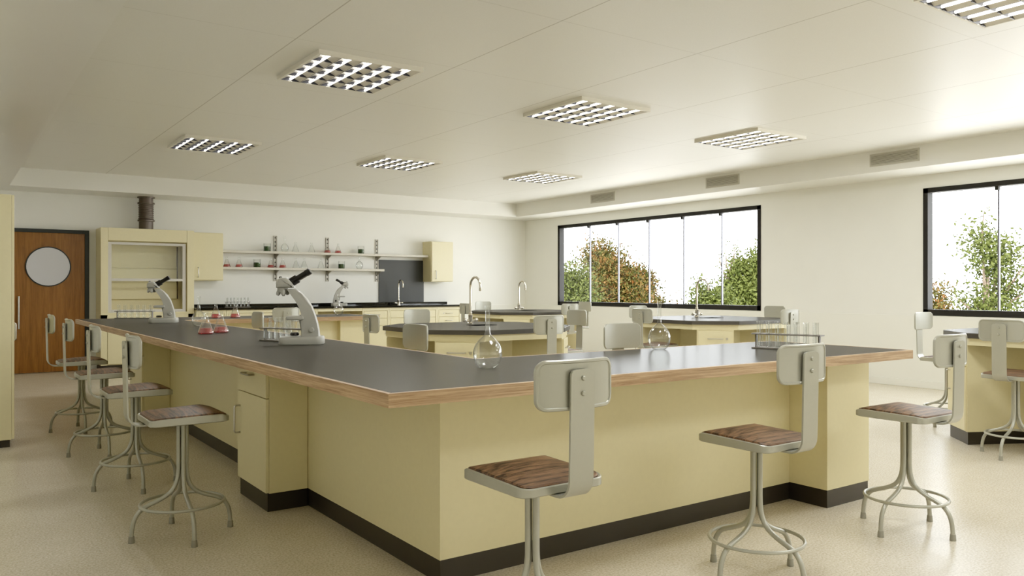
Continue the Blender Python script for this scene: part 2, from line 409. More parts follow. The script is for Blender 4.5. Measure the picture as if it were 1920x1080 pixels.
# ------------------------------------------------------------------ ceiling lights
LX, LY = .85, .885
LAMP = 135.0
def make_light(label, loc):
    t = thing('ceiling_light', label, 'ceiling light', loc, 0, 'louvred ceiling lights')
    h = .034
    f = MB(); x, y = LX/2, LY/2; b = .018
    f.box(-x, x, -y, -y+b, -h, 0).box(-x, x, y-b, y, -h, 0).box(-x, -x+b, -y+b, y-b, -h, 0).box(x-b, x, -y+b, y-b, -h, 0)
    f.build('housing', M['fixture'], t)
    MB().box(-x+b, x-b, -y+b, y-b, -.004, -.001).build('backplate', M['reflector'], t)
    cw = (LX-2*b)/5
    for i in range(5):
        cx = -x+b+cw*(i+.5); hw = cw/2-.003
        R_ = MB()
        R_.extrude_xz([(cx-hw, -.0325), (cx-.030, -.0075), (cx-.024, -.005), (cx+.024, -.005), (cx+.030, -.0075), (cx+hw, -.0325), (cx+hw, -.0305), (cx+.028, -.0045), (cx-.028, -.0045), (cx-hw, -.0305)], -y+b, y-b)
        R_.build('reflector', M['reflector'], t)
        el = [(cx+.0100*math.cos(a), -.0195+.009*math.sin(a)) for a in [2*PI*k/14 for k in range(14)]]
        MB().extrude_xz(el, -y+b+.012, y-b-.012).build('lamp_tube', M['lamp'], t, smooth=True)
        a = bpy.data.lights.new('tube_light', 'AREA'); a.shape = 'RECTANGLE'; a.size = .012; a.size_y = LY-.1; a.energy = LAMP*1.5*PI*a.size*a.size_y; a.color = (.985, 1, .985)
        ao = bpy.data.objects.new('tube_light', a); C.objects.link(ao); ao.parent = t; ao.location = (cx, 0, -.0292)
    for i in range(1, 5):
        cx = -x+b+cw*i; MB().box(cx-.0025, cx+.0025, -y+b, y-b, -h+.001, -.007).build('divider', M['fin'], t)
    cl = (LY-2*b)/5
    for j in range(5):
        yy = -y+b+cl*(j+1)-.004; top = []; bot = []
        for i in range(5):
            c0 = -x+b+cw*i; top += [(c0+.004, -.0328), (c0+cw*.5-.020, -.0332), (c0+cw*.5-.014, -.0270), (c0+cw*.5+.014, -.0270), (c0+cw*.5+.020, -.0332), (c0+cw-.004, -.0328)]
        MB().extrude_xz(top+[(x-b, -.0060), (-x+b, -.0060)], yy-.004, yy+.001).build('louvre_blade', M['fin'], t)
    return t
lights = [((2.604, 5.915), 'square louvred ceiling light nearest the left side, front row'),
          ((5.043, 5.915), 'square louvred ceiling light in the middle of the ceiling, second row from viewer'),
          ((7.483, 5.915), 'square louvred ceiling light closest to the window-side vents'),
          ((2.604, 9.80), 'square louvred ceiling light nearest the far wall above the fume hood'),
          ((5.043, 9.80), 'square louvred ceiling light in the far row, second from left'),
          ((7.483, 9.80), 'square louvred ceiling light farthest from viewer, right end of the far row'),
          ((5.043, 2.04), 'square louvred ceiling light cut off by the top right of the picture'),
          ((2.604, 2.04), 'square louvred ceiling light added out of view above the front left stools'),  # from here on unseen fixtures, added to fill the room with light
          ((7.483, 2.04), 'square louvred ceiling light added out of view above the right edge island'),
          ((2.604, -1.0), 'square louvred ceiling light added out of view behind the viewer, left'),
          ((5.043, -1.0), 'square louvred ceiling light added out of view behind the viewer, middle'),
          ((7.483, -1.0), 'square louvred ceiling light added out of view behind the viewer, right')]
L0 = None
for (x, y), lab in lights:
    if L0 is None: L0 = make_light(lab, (x, y, ZC))
    else: dup(L0, (x, y, ZC), 0, lab)

# ------------------------------------------------------------------ wall vents on the window bulkhead
def make_vent(label, loc):
    t = thing('air_vent', label, 'air vent', loc, 0, 'vents in the window bulkhead')
    W, H = .625, .155; f = MB(); b = .018
    f.box(-.012, 0, -W/2, W/2, -H/2, -H/2+b).box(-.012, 0, -W/2, W/2, H/2-b, H/2).box(-.012, 0, -W/2, -W/2+b, -H/2, H/2).box(-.012, 0, W/2-b, W/2, -H/2, H/2)
    f.build('vent_frame', M['vent'], t)
    MB().box(-.003, -.001, -W/2+b, W/2-b, -H/2+b, H/2-b).build('backing', M['vent_dark'], t)
    s = MB(); n = 8
    for i in range(n):
        z = -H/2+b+(H-2*b)*(i+.5)/n
        s.box(-.010, -.003, -W/2+b, W/2-b, z-.0042, z+.0042)
    s.build('slats', M['vent'], t)
    return t
V0 = make_vent('slatted air vent in the bulkhead, farthest from viewer', (XS, 10.66, 2.87))
dup(V0, (XS, 7.99, 2.87), 0, 'slatted air vent in the bulkhead, middle of three')
dup(V0, (XS, 5.335, 2.87), 0, 'slatted air vent in the bulkhead, nearest viewer on the right')

# ------------------------------------------------------------------ handles
def bar_handle(parent, p, length, axis, out, r=.0055, proj=.03, mat=None):
    """D-shaped pull: p centre on the face, axis unit vector along, out unit vector outward"""
    p, axis, out = Vector(p), Vector(axis), Vector(out); pts = []
    h = length/2; c = .012
    pts.append(p-axis*h)
    pts.append(p-axis*h+out*(proj-c))
    for i in range(1, 4):
        a = PI/2*i/3; pts.append(p-axis*h+out*(proj-c)+axis*c*(1-math.cos(a))+out*c*math.sin(a))
    for i in range(0, 4):
        a = PI/2*i/3; pts.append(p+axis*(h-c)+out*(proj-c)+axis*c*math.sin(a)+out*c*math.cos(a))
    pts.append(p+axis*h)
    return MB().tube(pts, r, 8).build('handle', mat or M['steel'], parent, smooth=True)

# ------------------------------------------------------------------ fume hood
HX0, HX1, HY, HZ = 1.932, 3.283, 13.53, 2.198
t = thing('fume_hood', 'tall cream fume hood cabinet with raised glass sash by the door', 'fume hood', (0, 0, 0))
b = MB()
b.box(HX0, HX0+.10, HY, YB-.002, .90, HZ, .003).box(HX1-.106, HX1, HY, YB-.002, .90, HZ, .003)
b.box(HX0+.10, HX1-.106, HY+.12, YB-.002, 2.0, HZ-.001)
b.build('side_panel', M['yellow'], t)
MB().box(HX0+.10+.003, HX1-.106-.003, HY+.002, HY+.12, 2.003, HZ, .003).build('header_panel', M['yellow'], t)
bk = MB().box(HX0+.10, HX1-.106, YB-.06, YB-.003, .90, 2.0)
bk.extrude_xz([(0, 0)]*0 or [(HX0+.1, 1.62), (HX1-.106, 1.62), (HX1-.106, 1.60), (HX0+.1, 1.60)], YB-.085, YB-.06)
bk.box(HX0+.1, HX1-.18, YB-.11, YB-.06, 1.10, 1.36, .004)
bk.box(HX0+.1, HX1-.18, YB-.10, YB-.06, 1.40, 1.58, .004)
bk.build('baffle', M['yellow'], t)
MB().box(HX1-.176, HX1-.168, YB-.14, YB-.06, 1.1, 1.95, .003).build('side_rail', plain('brown_rail', (.10, .07, .05), .5), t)
MB().box(HX0, HX1, HY-.002, YB-.002, .865, .90, .003).build('work_surface', M['yellow'], t)
base = MB().box(HX0, HX1, HY+.02, YB-.002, .1, .865).box(HX0, HX0+.09, HY, HY+.02, .1, .865).box(HX1-.09, HX1, HY, HY+.02, .1, .865).box(HX0, HX1, HY, HY+.02, .80, .865)
base.build('base_cabinet', M['yellow'], t)
for x0, x1, hx in ((HX0+.095, 2.604, 2.56), (2.611, HX1-.095, 2.655)):
    dd = MB().box(x0, x1, HY-.002, HY+.018, .115, .79, .003).build('door', M['yellow'], t)
    bar_handle(dd, (hx, HY-.002, .66), .13, (0, 0, 1), (0, -1, 0))
MB().box(HX0+.01, HX1-.01, HY+.03, YB-.01, 0, .1).build('toe_kick', M['kick'], t)
s = MB(); sy0, sy1 = HY+.03, HY+.055
sx0, sx1 = HX0+.102, HX1-.12
s.box(sx0, sx0+.05, sy0, sy1, .90, 1.985, .002).box(sx1-.05, sx1, sy0, sy1, .90, 1.985, .002).box(sx0+.05, sx1-.05, sy0, sy1, 1.945, 1.985, .002)
s.box(sx0+.05, sx1-.05, sy0, sy1, 1.385, 1.425, .002).box(sx0+.05, sx1-.05, sy0, sy1, .90, .945, .002)
sa = s.build('sash_frame', M['grey_trim'], t)
MB().box(sx0+.04, sx1-.04, HY+.040, HY+.045, 1.42, 1.95).build('sash_glass', M['sash'], sa)
# duct
prof = [(.105, 0), (.105, .13), (.126, .135), (.126, .157), (.103, .16)]
z = .17
while z < .40:
    prof += [(.113, z), (.113, z+.012), (.103, z+.016), (.103, z+.026)]; z += .03
prof += [(.126, z), (.126, z+.022), (.105, z+.022), (.105, .505), (.130, .504), (.130, .521), (0, .521)]
tag(MB().lathe([(0, 0)]+prof, 32).build('exhaust_duct', M['duct'], smooth=30, loc=(2.615, 13.78, HZ+.001)), 'ribbed dark brown exhaust duct rising from the fume hood', 'duct')

# ------------------------------------------------------------------ wall cabinets, tall cupboard
def wall_cab(x0, x1, label, hx):
    t = thing('wall_cabinet', label, 'wall cabinet', ((x0+x1)/2, YB, 1.40), 0, 'cream wall cabinets')
    w2 = (x1-x0)/2; d = .355
    MB().box(-w2, w2, -d+.02, -.002, 0, .785, .002).build('carcass', M['yellow'], t)
    dd = MB().box(-w2+.012, w2-.004, -d-.001, -d+.0195, .012, .775, .003).build('door', M['yellow'], t)
    bar_handle(dd, (hx-(x0+x1)/2, -d-.001, .135), .155, (0, 0, 1), (0, -1, 0), .0062)
wall_cab(3.287, 3.778, 'cream wall cabinet beside the fume hood, left of the shelves', 3.375)
wall_cab(7.722, 8.213, 'cream wall cabinet right of the black splash panel', 7.815)
t = thing('tall_cupboard', 'tall cream cupboard at the left edge of the picture', 'cupboard', (0, 0, 0))
kx = .459
MB().box(XL+.005, kx-.02, 7.59, 8.55, .06, 2.028, .003).build('carcass', M['yellow'], t)
MB().box(XL+.01, kx-.03, 7.61, 8.53, 0, .06).build('plinth', M['kick'], t)
for y0, y1, hy in ((7.592, 7.967, 7.91), (7.973, 8.548, 8.03)):
    dd = MB().box(kx-.0195, kx, y0, y1, .065, 2.025, .003).build('door', M['yellow'], t)
    bar_handle(dd, (kx, hy, .913), .14, (0, 0, 1), (1, 0, 0), .006)

# ------------------------------------------------------------------ back worktop, base cabinets, splash panel, shelves
BX0, BX1, BYF = 3.29, 8.27, 13.395
t = thing('back_worktop', 'long black resin worktop with low upstand along the far wall', 'worktop', (0, 0, 0))
MB().box(BX0, BX1+.02, BYF, YB-.002, .918, .955, .003).build('worktop', M['black_res'], t)
MB().box(BX0, BX1, YB-.024, YB-.002, .9551, 1.004, .002).build('upstand', M['black_res'], t)
def lock(parent, p, out, r=.011):
    p = Vector(p); MB().cyl(p, p+Vector(out)*.006, r, 14).build('lock', M['steel'], parent, smooth=True)
def base_cab(x0, x1, label, drawers=True):
    t = thing('base_cabinet', label, 'base cabinet', ((x0+x1)/2, YB, 0), 0, 'cream base cabinets under the black worktop')
    w2 = (x1-x0)/2-.001; yf = BYF+.035-YB
    b = MB().box(-w2, w2, yf+.02, -.002, .1, .917)
    b.box(-w2, -w2+.03, yf, yf+.02, .1, .917).box(w2-.03, w2, yf, yf+.02, .1, .917).box(-w2+.03, w2-.03, yf, yf+.02, .865, .917).box(-w2+.03, w2-.03, yf, yf+.02, .1, .115)
    b.build('carcass', M['yellow'], t)
    MB().box(-w2+.005, w2-.005, yf+.05, -.01, 0, .1).build('toe_kick', M['kick'], t)
    for z0, z1 in ((.728, .855), (.59, .72), (.125, .582)):
        dn = 'drawer' if z1-z0 < .2 else 'door'
        p = MB().box(-w2+.036, w2-.036, yf+.003, yf+.0195, z0, z1, .002).build(dn, M['yellow'], t)
        if dn == 'drawer':
            bar_handle(p, (0, yf+.003, (z0+z1)/2), .15, (1, 0, 0), (0, -1, 0), .005)
            if z0 > .7: lock(p, (-.12, yf+.003, (z0+z1)/2), (0, -1, 0))
        else: bar_handle(p, (w2-.08, yf+.003, .50), .13, (0, 0, 1), (0, -1, 0), .005)
base_cab(3.29, 3.765, 'narrow cream base cabinet next to the fume hood')
base_cab(3.767, 4.79, 'wide cream base cabinet below the test tube rack on the black worktop')
base_cab(4.792, 5.325, 'narrow cream base cabinet left of the knee opening')
base_cab(6.17, 6.70, 'narrow cream base cabinet right of the knee opening')
base_cab(6.702, 7.72, 'wide cream base cabinet under the black worktop tap')
base_cab(7.722, 8.25, 'cream base cabinet at the right end of the black worktop')
t = thing('knee_panel', 'recessed cream panel closing the knee opening under the black worktop', 'panel', (0, 0, 0))
MB().box(5.33, 6.165, YB-.05, YB-.003, .003, .86).build('back_panel', M['yellow_in'], t)
MB().box(5.33, 6.165, BYF+.037, BYF+.06, .865, .917).build('rail', M['yellow'], t)
tag(MB().box(6.766, 7.74, YB-.018, YB-.002, 1.006, 1.818, .002).build('splash_panel', M['black_panel']), 'black square splash panel behind the far wall tap', 'splash panel')

for i, (x, lab) in enumerate(((4.768, 'slotted shelf upright nearest the fume hood'), (5.735, 'slotted shelf upright in the middle of the shelves'), (6.725, 'slotted shelf upright beside the black splash panel'))):
    s = MB()
    for sx in (-1, 1): s.box(x+sx*.024-.006, x+sx*.024+.006, YB-.018, YB-.002, 1.40, 2.20)
    s.box(x-.03, x+.03, YB-.006, YB-.002, 1.40, 2.20)
    o = tag(s.build('shelf_upright', M['slot']), lab, 'shelf upright', 'slotted shelf uprights')
    sl = MB(); z = 1.43
    while z < 2.19:
        sl.box(x-.011, x+.011, YB-.0075, YB-.0055, z, z+.026); z += .072
    sl.build('slots', M['black'], o)
SHF = 13.77
for z, x1, lab in ((1.915, 7.716, 'long upper wall shelf carrying glassware, reaching the right cabinet'), (1.632, 6.775, 'lower wall shelf carrying flasks and beakers')):
    o = thing('wall_shelf', lab, 'shelf', (0, 0, z), 0, 'wall shelves with glassware')
    MB().box(3.783 if z < 0 else 3.783, x1, SHF, YB-.022, -.04, 0, .002).build('shelf_board', M['shelf'], o)
    for x in (4.768, 5.735, 6.725):
        b = MB()
        pts = [(SHF+.03, -.041), (YB-.018, -.041), (YB-.018, -.115), (YB-.05, -.105)]
        A = [b.bm.verts.new((x-.006, y, zz)) for y, zz in pts]; B = [b.bm.verts.new((x+.006, y, zz)) for y, zz in pts]
        b.bm.faces.new(A); b.bm.faces.new(B[::-1])
        for k in range(4): b.bm.faces.new((A[(k+1) % 4], A[k], B[k], B[(k+1) % 4]))
        b.build('bracket', M['slot'], o)

# ------------------------------------------------------------------ the U-shaped bench
H = .914; TH = .05
ux0, ux1, uy0, uy1 = 1.247, 4.652, 2.504, 10.6
ui = 2.246; un, uf = 3.504, 9.60      # inner edges
def upoly(e):
    return [(ux0+e, uy0+e), (ux1-e, uy0+e), (ux1-e, un-e), (ui-e, un-e), (ui-e, uf+e), (ux1-e, uf+e), (ux1-e, uy1-e), (ux0+e, uy1-e)]
t = thing('bench_worktop', 'large U-shaped grey worktop with light oak edging', 'worktop', (0, 0, 0))
MB().prism(upoly(.0205), H-.035, H-.0004).build('grey_surface', M['top'], t)
O, I = upoly(0), upoly(.02)
for nm, ids in (('edge_x', (0, 2, 4, 6)), ('edge_y', (1, 3, 5, 7))):
    for k in ids:
        j = (k+1) % 8
        q = [O[k], O[j], I[j], I[k]]
        MB().prism(q, H-TH, H, .0015).build('oak_edging', M[nm], t)
u2 = upoly(.021)
MB().prism(u2, H-.048, H-.036).build('underside', M['yellow_in'], t)
ZB = H-TH+.001; KZ = .103
px, py, pf = 1.744, 3.010, 10.094
t = thing('bench_cabinet', 'cream panelled cabinet run under the U-shaped bench with dark kick strip', 'bench cabinet', (0, 0, 0))
def base_poly(e):
    ix, iy, jy = 1.975, 3.25, 9.855
    return [(px+e, py+e), (4.178, py+e), (4.178, iy-e), (ix-e, iy-e), (ix-e, jy+e), (4.178, jy+e), (4.178, pf-e), (px+e, pf-e)]
MB().prism(base_poly(0), KZ, ZB).build('panels', M['yellow'], t)
MB().prism(base_poly(.004), 0, KZ).build('kick_strip', M['kick'], t)
def pedestal(x0, x1, y0, y1, label, face=None):
    t = thing('pedestal_cabinet', label, 'pedestal cabinet', (0, 0, 0), 0, 'cream pedestals under the U-shaped bench')
    if face == '-x':
        MB().box(x0+.02, x1, y0, y1, KZ, ZB, .002).build('carcass', M['yellow'], t)
        yc = (y0+y1)/2
        dd = MB().box(x0, x0+.0195, y0+.002, y1-.002, .648, ZB-.004, .003).build('drawer', M['yellow'], t)
        bar_handle(dd, (x0, yc+.02, .765), .15, (0, 1, 0), (-1, 0, 0), .006, .035)
        dd = MB().box(x0, x0+.0195, y0+.002, y1-.002, KZ+.004, .643, .003).build('door', M['yellow'], t)
        bar_handle(dd, (x0, y1-.055, .47), .165, (0, 0, 1), (-1, 0, 0), .006, .035)
        MB().box(x0+.012, x1, y0+.004, y1-.02, 0, KZ).build('kick_strip', M['kick'], t)
    else:
        MB().box(x0, x1, y0, y1, KZ, ZB, .002).build('carcass', M['yellow'], t)
        MB().box(x0+.004, x1-.006, y0+.004, y1-.004, 0, KZ).build('kick_strip', M['kick'], t)
pedestal(1.494, 1.742, 4.548, 5.089, 'cream drawer pedestal under the bench, nearer of two behind the left stools', '-x')
pedestal(1.494, 1.742, 8.07, 8.62, 'cream drawer pedestal under the bench, farther of two behind the left stools', '-x')
pedestal(4.180, 4.611, 2.755, 3.47, 'plain cream end pedestal at the near right end of the bench')
pedestal(4.180, 4.611, 9.77, 10.35, 'plain cream end pedestal at the far end of the bench')

# ------------------------------------------------------------------ octagonal islands
IL, IC = 1.6, .36
def octo(h, c): return [(-h+c, -h), (h-c, -h), (h, -h+c), (h, h-c), (h-c, h), (-h+c, h), (-h, h-c), (-h, -h+c)]
def make_island(label, loc):
    t = thing('island_bench', label, 'island bench', loc, 0, 'octagonal island benches')
    b = MB().prism(octo(.8, IC), H-.042, H, .004)
    o = b.build('worktop', [M['top'], M['top_edge']], t)
    for p in o.data.polygons:
        if p.normal.z < .6: p.material_index = 1
    def outline(e):
        pts = []
        for k in range(4):
            a = -PI*3/4+PI/2*k      # direction of the diagonal face
            ca, sa = math.cos(a), math.sin(a); d = .845-e; hw = .20-e*.6
            A = (d*ca+hw*sa, d*sa-hw*ca); B = (d*ca-hw*sa, d*sa+hw*ca)
            pts += [A, B]
            # recess core corners after this face
            a2 = a+PI/4
            cx, cy = math.cos(a2), math.sin(a2)
            dd, ww = .28-e, .215-e
            pts += [(dd*cx+ww*cy, dd*cy-ww*cx), (dd*cx-ww*cy, dd*cy+ww*cx)]
        return pts
    MB().prism(outline(0), KZ, H-.0425).build('base', M['yellow'], t)
    MB().prism(outline(.006), 0, KZ).build('kick_strip', M['kick'], t)
    MB().ring_prism(octo(.775, .35), octo(.745, .34), H-.10, H-.0425).build('apron', M['yellow'], t)
    for k in range(4):
        a = -PI*3/4+PI/2*k; out = Vector((math.cos(a), math.sin(a), 0)); side = Vector((-out.y, out.x, 0))
        def slab(z0, z1, name):
            m = MB(); d0, d1, hw = .846, .862, .185
            q = [out*d0-side*hw, out*d1-side*hw, out*d1+side*hw, out*d0+side*hw]
            m.prism([(v.x, v.y) for v in q], z0, z1, .002); return m.build(name, M['yellow'], t)
        dr = slab(.64, .80, 'drawer')
        bar_handle(dr, out*.862+Vector((0, 0, .715)), .16, side, out, .0055)
        lock(dr, out*.862+side*.125+Vector((0, 0, .715)), out, .013)
        dd = slab(KZ+.01, .63, 'door')
        bar_handle(dd, out*.862-side*.13+Vector((0, 0, .50)), .16, (0, 0, 1), out, .0055)
    sk = MB().ring_prism([(x+.06, y+.02) for x, y in rrect(.27, .19, .04)], [(x+.06, y+.02) for x, y in rrect(.235, .155, .03)], H-.001, H+.003)
    sk.build('sink_rim', plain('sink_rim', (.012, .012, .011), .7, spec=.05), t)
    MB().prism([(x+.06, y+.02) for x, y in rrect(.235, .155, .03)], H-.0005, H+.0008).build('sink_shade', plain('sink_dark', (.008, .008, .007), .8, spec=0), t)  # flat sheet, the shade of the sink hollow painted as its dark colour
    return t
icx, icy = 4.24, 6.59
I0 = make_island('octagonal island bench inside the U-shaped bench, with tap', (icx, icy, 0))
isl = {'1': (icx, icy)}
for k, (x, y, lab) in {'2': (7.62, 10.43, 'octagonal island bench in the far corner by the windows'), '3': (7.575, 6.58, 'octagonal island bench before the big left window'), '4': (7.55, 2.76, 'octagonal island bench cut by the right edge of the picture')}.items():
    isl[k] = (x, y); dup(I0, (x, y, 0), 0, lab)

# ------------------------------------------------------------------ taps
def make_tap(label, loc):
    t = thing('gooseneck_tap', label, 'tap', loc, 0, 'gooseneck taps')
    b = MB().lathe([(0, 0), (.034, 0), (.034, .008), (.022, .016), (.021, .075), (.024, .08), (.024, .088), (.018, .094), (.018, .115), (.014, .12), (0, .12)], 20)
    b.build('body', M['chrome'], t, smooth=35)
    pts = [(0, 0, .11)]+[(0, 0, .11+.27*i/5) for i in range(1, 6)]
    R = .092
    for i in range(1, 15):
        a = PI*1.06*i/14; pts.append((0, -R+R*math.cos(a), .38+R*math.sin(a)))
    e = Vector(pts[-1]); pts.append((0, e.y+.002, e.z-.03))
    MB().tube(pts, .0125, 12).build('spout', M['chrome'], t, smooth=True)
    for s in (-1, 1):
        h = MB().cyl((0, 0, .035), (s*.058, 0, .035), .011, 12)
        h.lathe([(0, 0), (.017, .004), (.022, .018), (.02, .03), (.012, .036), (0, .036)], 12, (s*.05, 0, .035), (s, 0, .15))
        h.build('valve_handle', M['chrome'], t, smooth=35)
    return t
T0 = make_tap('gooseneck tap on the island bench inside the U-shaped bench', (4.372, 6.93, H+.0005))
dup(T0, (7.745, 10.78, H+.0005), 0, 'gooseneck tap on the far corner island bench')
dup(T0, (7.72, 6.915, H+.0005), 0, 'gooseneck tap on the island bench before the left window')
dup(T0, (7.076, 13.78, .9555), 0, 'gooseneck tap on the black worktop, before the black splash panel')

# ------------------------------------------------------------------ stools
def seat_z(x):    # saddle profile along the depth
    u = (x+.19)/.385
    pk = .66
    f = math.sin(PI*.5*u/pk) if u < pk else math.cos(PI*.5*(u-pk)/(1-pk))
    return .624+.025*max(0, f)-.002*u
def make_stool(label, loc, rz):
    t = thing('lab_stool', label, 'stool', loc, rz, 'grey metal lab stools')
    out = [(x+.0025, y) for x, y in rrect(.385, .36, .042, 6)]
    # metal pan
    p = MB(); n = len(out)
    def ring(s, zf): return [p.bm.verts.new((x*s, y*s, zf(x*s))) for x, y in out]
    rs = [ring(.97, lambda x: .593), ring(1, lambda x: .597), ring(1, lambda x: seat_z(x)-.003), ring(.985, lambda x: seat_z(x)), ring(.955, lambda x: seat_z(x)-.002), ring(.95, lambda x: seat_z(x)-.008)]
    for A, B in zip(rs, rs[1:]):
        for i in range(n): p.bm.faces.new((A[i], A[(i+1) % n], B[(i+1) % n], B[i]))
    p.bm.faces.new(rs[0][::-1]); p.bm.faces.new(rs[-1])
    p.build('seat_pan', M['stool'], t, smooth=35)
    q = MB(); rings = []
    for s, dz in ((.948, -.006), (.946, .001), (.93, .0045), (.8, .006), (.6, .0075), (.4, .008), (.2, .008)):
        rings.append([q.bm.verts.new((x*s, y*s, seat_z(x*s)+dz)) for x, y in out])
    for A, B in zip(rings, rings[1:]):
        for i in range(n): q.bm.faces.new((A[i], A[(i+1) % n], B[(i+1) % n], B[i]))
    q.bm.faces.new(rings[-1]); q.bm.faces.new(rings[0][::-1])
    q.build('wooden_seat', M['seat'], t, smooth=35)
    # strap
    path = [(-.08, .589), (-.20, .589)]
    for i in range(1, 8):
        a = PI/2*i/7*.985; path.append((-.205-.062*math.sin(a), .589+.062*(1-math.cos(a))))
    for i in range(1, 7): path.append((-.268-.006*i/6, .653+(.965-.653)*i/6))
    for zz in (.992, 1.002, 1.009, 1.014): path.append((-.275, zz))
    MB().ribbon(path, .10, .008, top_round=.025).build('back_support', M['stool'], t, smooth=30)
    # curved back plate
    g = MB(); kx = 1.15
    def outl(d):
        w2, h2, r = .1625-d, .0825-d, max(.012, .038-d); pts = []
        for cx, cy, a0 in ((w2-r, h2-r, 0), (-w2+r, h2-r, PI/2), (-w2+r, -h2+r, PI), (w2-r, -h2+r, 1.5*PI)):
            for i in range(7):
                a = a0+PI/2*i/6; pts.append((cx+r*math.cos(a), cy+r*math.sin(a)))
            if a0 in (0, PI):      # straight top and bottom edges
                sg = -1 if a0 == 0 else 1
                for i in range(1, 12): pts.append((sg*(-(w2-r)+2*(w2-r)*i/12), cy+r*(1 if a0 == 0 else -1)))
        return pts
    def inset(d, off): return [g.bm.verts.new((-.262+kx*a*a+off, a, .9625+c)) for a, c in outl(d)]
    R_ = [inset(.0125, -.0005), inset(.0095, -.0045), inset(.003, -.0045), inset(0, -.001), inset(0, .006), inset(.004, .010)]
    m = len(R_[0])
    for A, B in zip(R_, R_[1:]):
        for i in range(m): g.bm.faces.new((A[i], A[(i+1) % m], B[(i+1) % m], B[i]))
    def fill(A):
        k = m//2
        for i in range(k-1): g.bm.faces.new((A[i], A[i+1], A[m-2-i], A[m-1-i]))
    fill(R_[0]); fill(R_[-1])
    bp = g.build('backrest', M['stool'], t, smooth=35)
    for zz in (.985, .935):
        MB().lathe([(0, .006), (.006, .006), (.0085, .003), (.0085, 0), (0, 0)], 12, (-.279, 0, zz), (-1, 0, 0)).build('bolt', M['stool'], bp, smooth=True)
    # legs
    lp = [(.019, .592), (.019, .46), (.019, .37), (.0205, .325), (.026, .288), (.039, .254), (.060, .227), (.090, .207), (.125, .191), (.162, .177), (.193, .162), (.215, .140), (.231, .110), (.239, .076), (.2425, .038), (.243, .004)]
    # subdivide smoothly
    pts = []
    for i in range(len(lp)-1):
        p0 = lp[max(i-1, 0)]; p1 = lp[i]; p2 = lp[i+1]; p3 = lp[min(i+2, len(lp)-1)]
        for k in range(3):
            u = k/3
            pts.append(tuple(.5*((2*p1[c])+(-p0[c]+p2[c])*u+(2*p0[c]-5*p1[c]+4*p2[c]-p3[c])*u*u+(-p0[c]+3*p1[c]-3*p2[c]+p3[c])*u**3) for c in (0, 1)))
    pts.append(lp[-1])
    for k in range(4):
        a = PI/2*k; ca, sa = math.cos(a), math.sin(a)
        lg = MB().tube([(r*ca, r*sa, z) for r, z in pts], .0112, 10).build('leg', M['stool'], t, smooth=True)
        MB().lathe([(0, 0), (.0158, 0), (.0155, .006), (.0135, .032), (.0115, .034), (0, .034)], 14, (.243*ca, .243*sa, 0)).build('rubber_foot', M['rubber'], lg, smooth=35)
    MB().tube([(.203*math.cos(2*PI*i/40), .203*math.sin(2*PI*i/40), 0.171) for i in range(40)], .0080, 8, closed=True).build('foot_ring', M['stool'], t, smooth=True)
    return t
S = []
def F(x, y, dirn, lab): S.append((x, y, {'+x': 0, '+y': PI/2, '-x': PI, '-y': -PI/2}[dirn], lab))
F(1.008, 4.391, '+x', 'stool nearest viewer in the left row along the U-shaped bench')
F(1.008, 5.640, '+x', 'second nearest stool in the left row along the U-shaped bench')
F(1.008, 6.895, '+x', 'third nearest stool in the left row along the U-shaped bench')
F(1.008, 8.150, '+x', 'farthest stool of the left row, in front of the brown door')
F(1.700, 2.285, '+y', 'closest stool to viewer, centre foreground, seen from behind')
F(2.936, 2.285, '+y', 'stool at the near bench side standing before the end pedestal')
F(4.169, 2.282, '+y', 'stool just past the near right corner of the U-shaped bench')
F(2.250, 4.600, '-x', 'stool tucked inside the U-shaped bench, beside its near inner corner')
F(2.260, 7.830, '-x', 'stool tucked inside the U-shaped bench, its back seen edge-on behind the large microscope')
F(3.640, 3.670, '-y', 'stool on the inner side of the near bench, between the two long-necked flasks')
F(3.300, 9.540, '+y', 'stool on the inner side of the far bench, its back above the microscope stage')
for k, nm in (('1', 'island inside the U-shaped bench'), ('2', 'far corner island'), ('3', 'island before the left window')):
    cx, cy = isl[k]; d = .90
    F(cx, cy-d, '+y', 'stool on the near side of the '+nm)
    F(cx-d, cy, '+x', 'stool on the left side of the '+nm)
    F(cx, cy+d+.1, '-y', 'stool on the far side of the '+nm)
    F(cx+d+.12, cy, '-x', 'stool on the right side of the '+nm)
F(6.635, 2.780, '+x', 'stool on the left side of the right edge island, seen from behind')
F(7.68, 3.80, '-y', 'stool on the far side of the right edge island, against the pale wall')
S0 = None
for x, y, rz, lab in S:
    if S0 is None: S0 = make_stool(lab, (x, y, 0), rz)
    else: dup(S0, (x, y, 0), rz, lab)

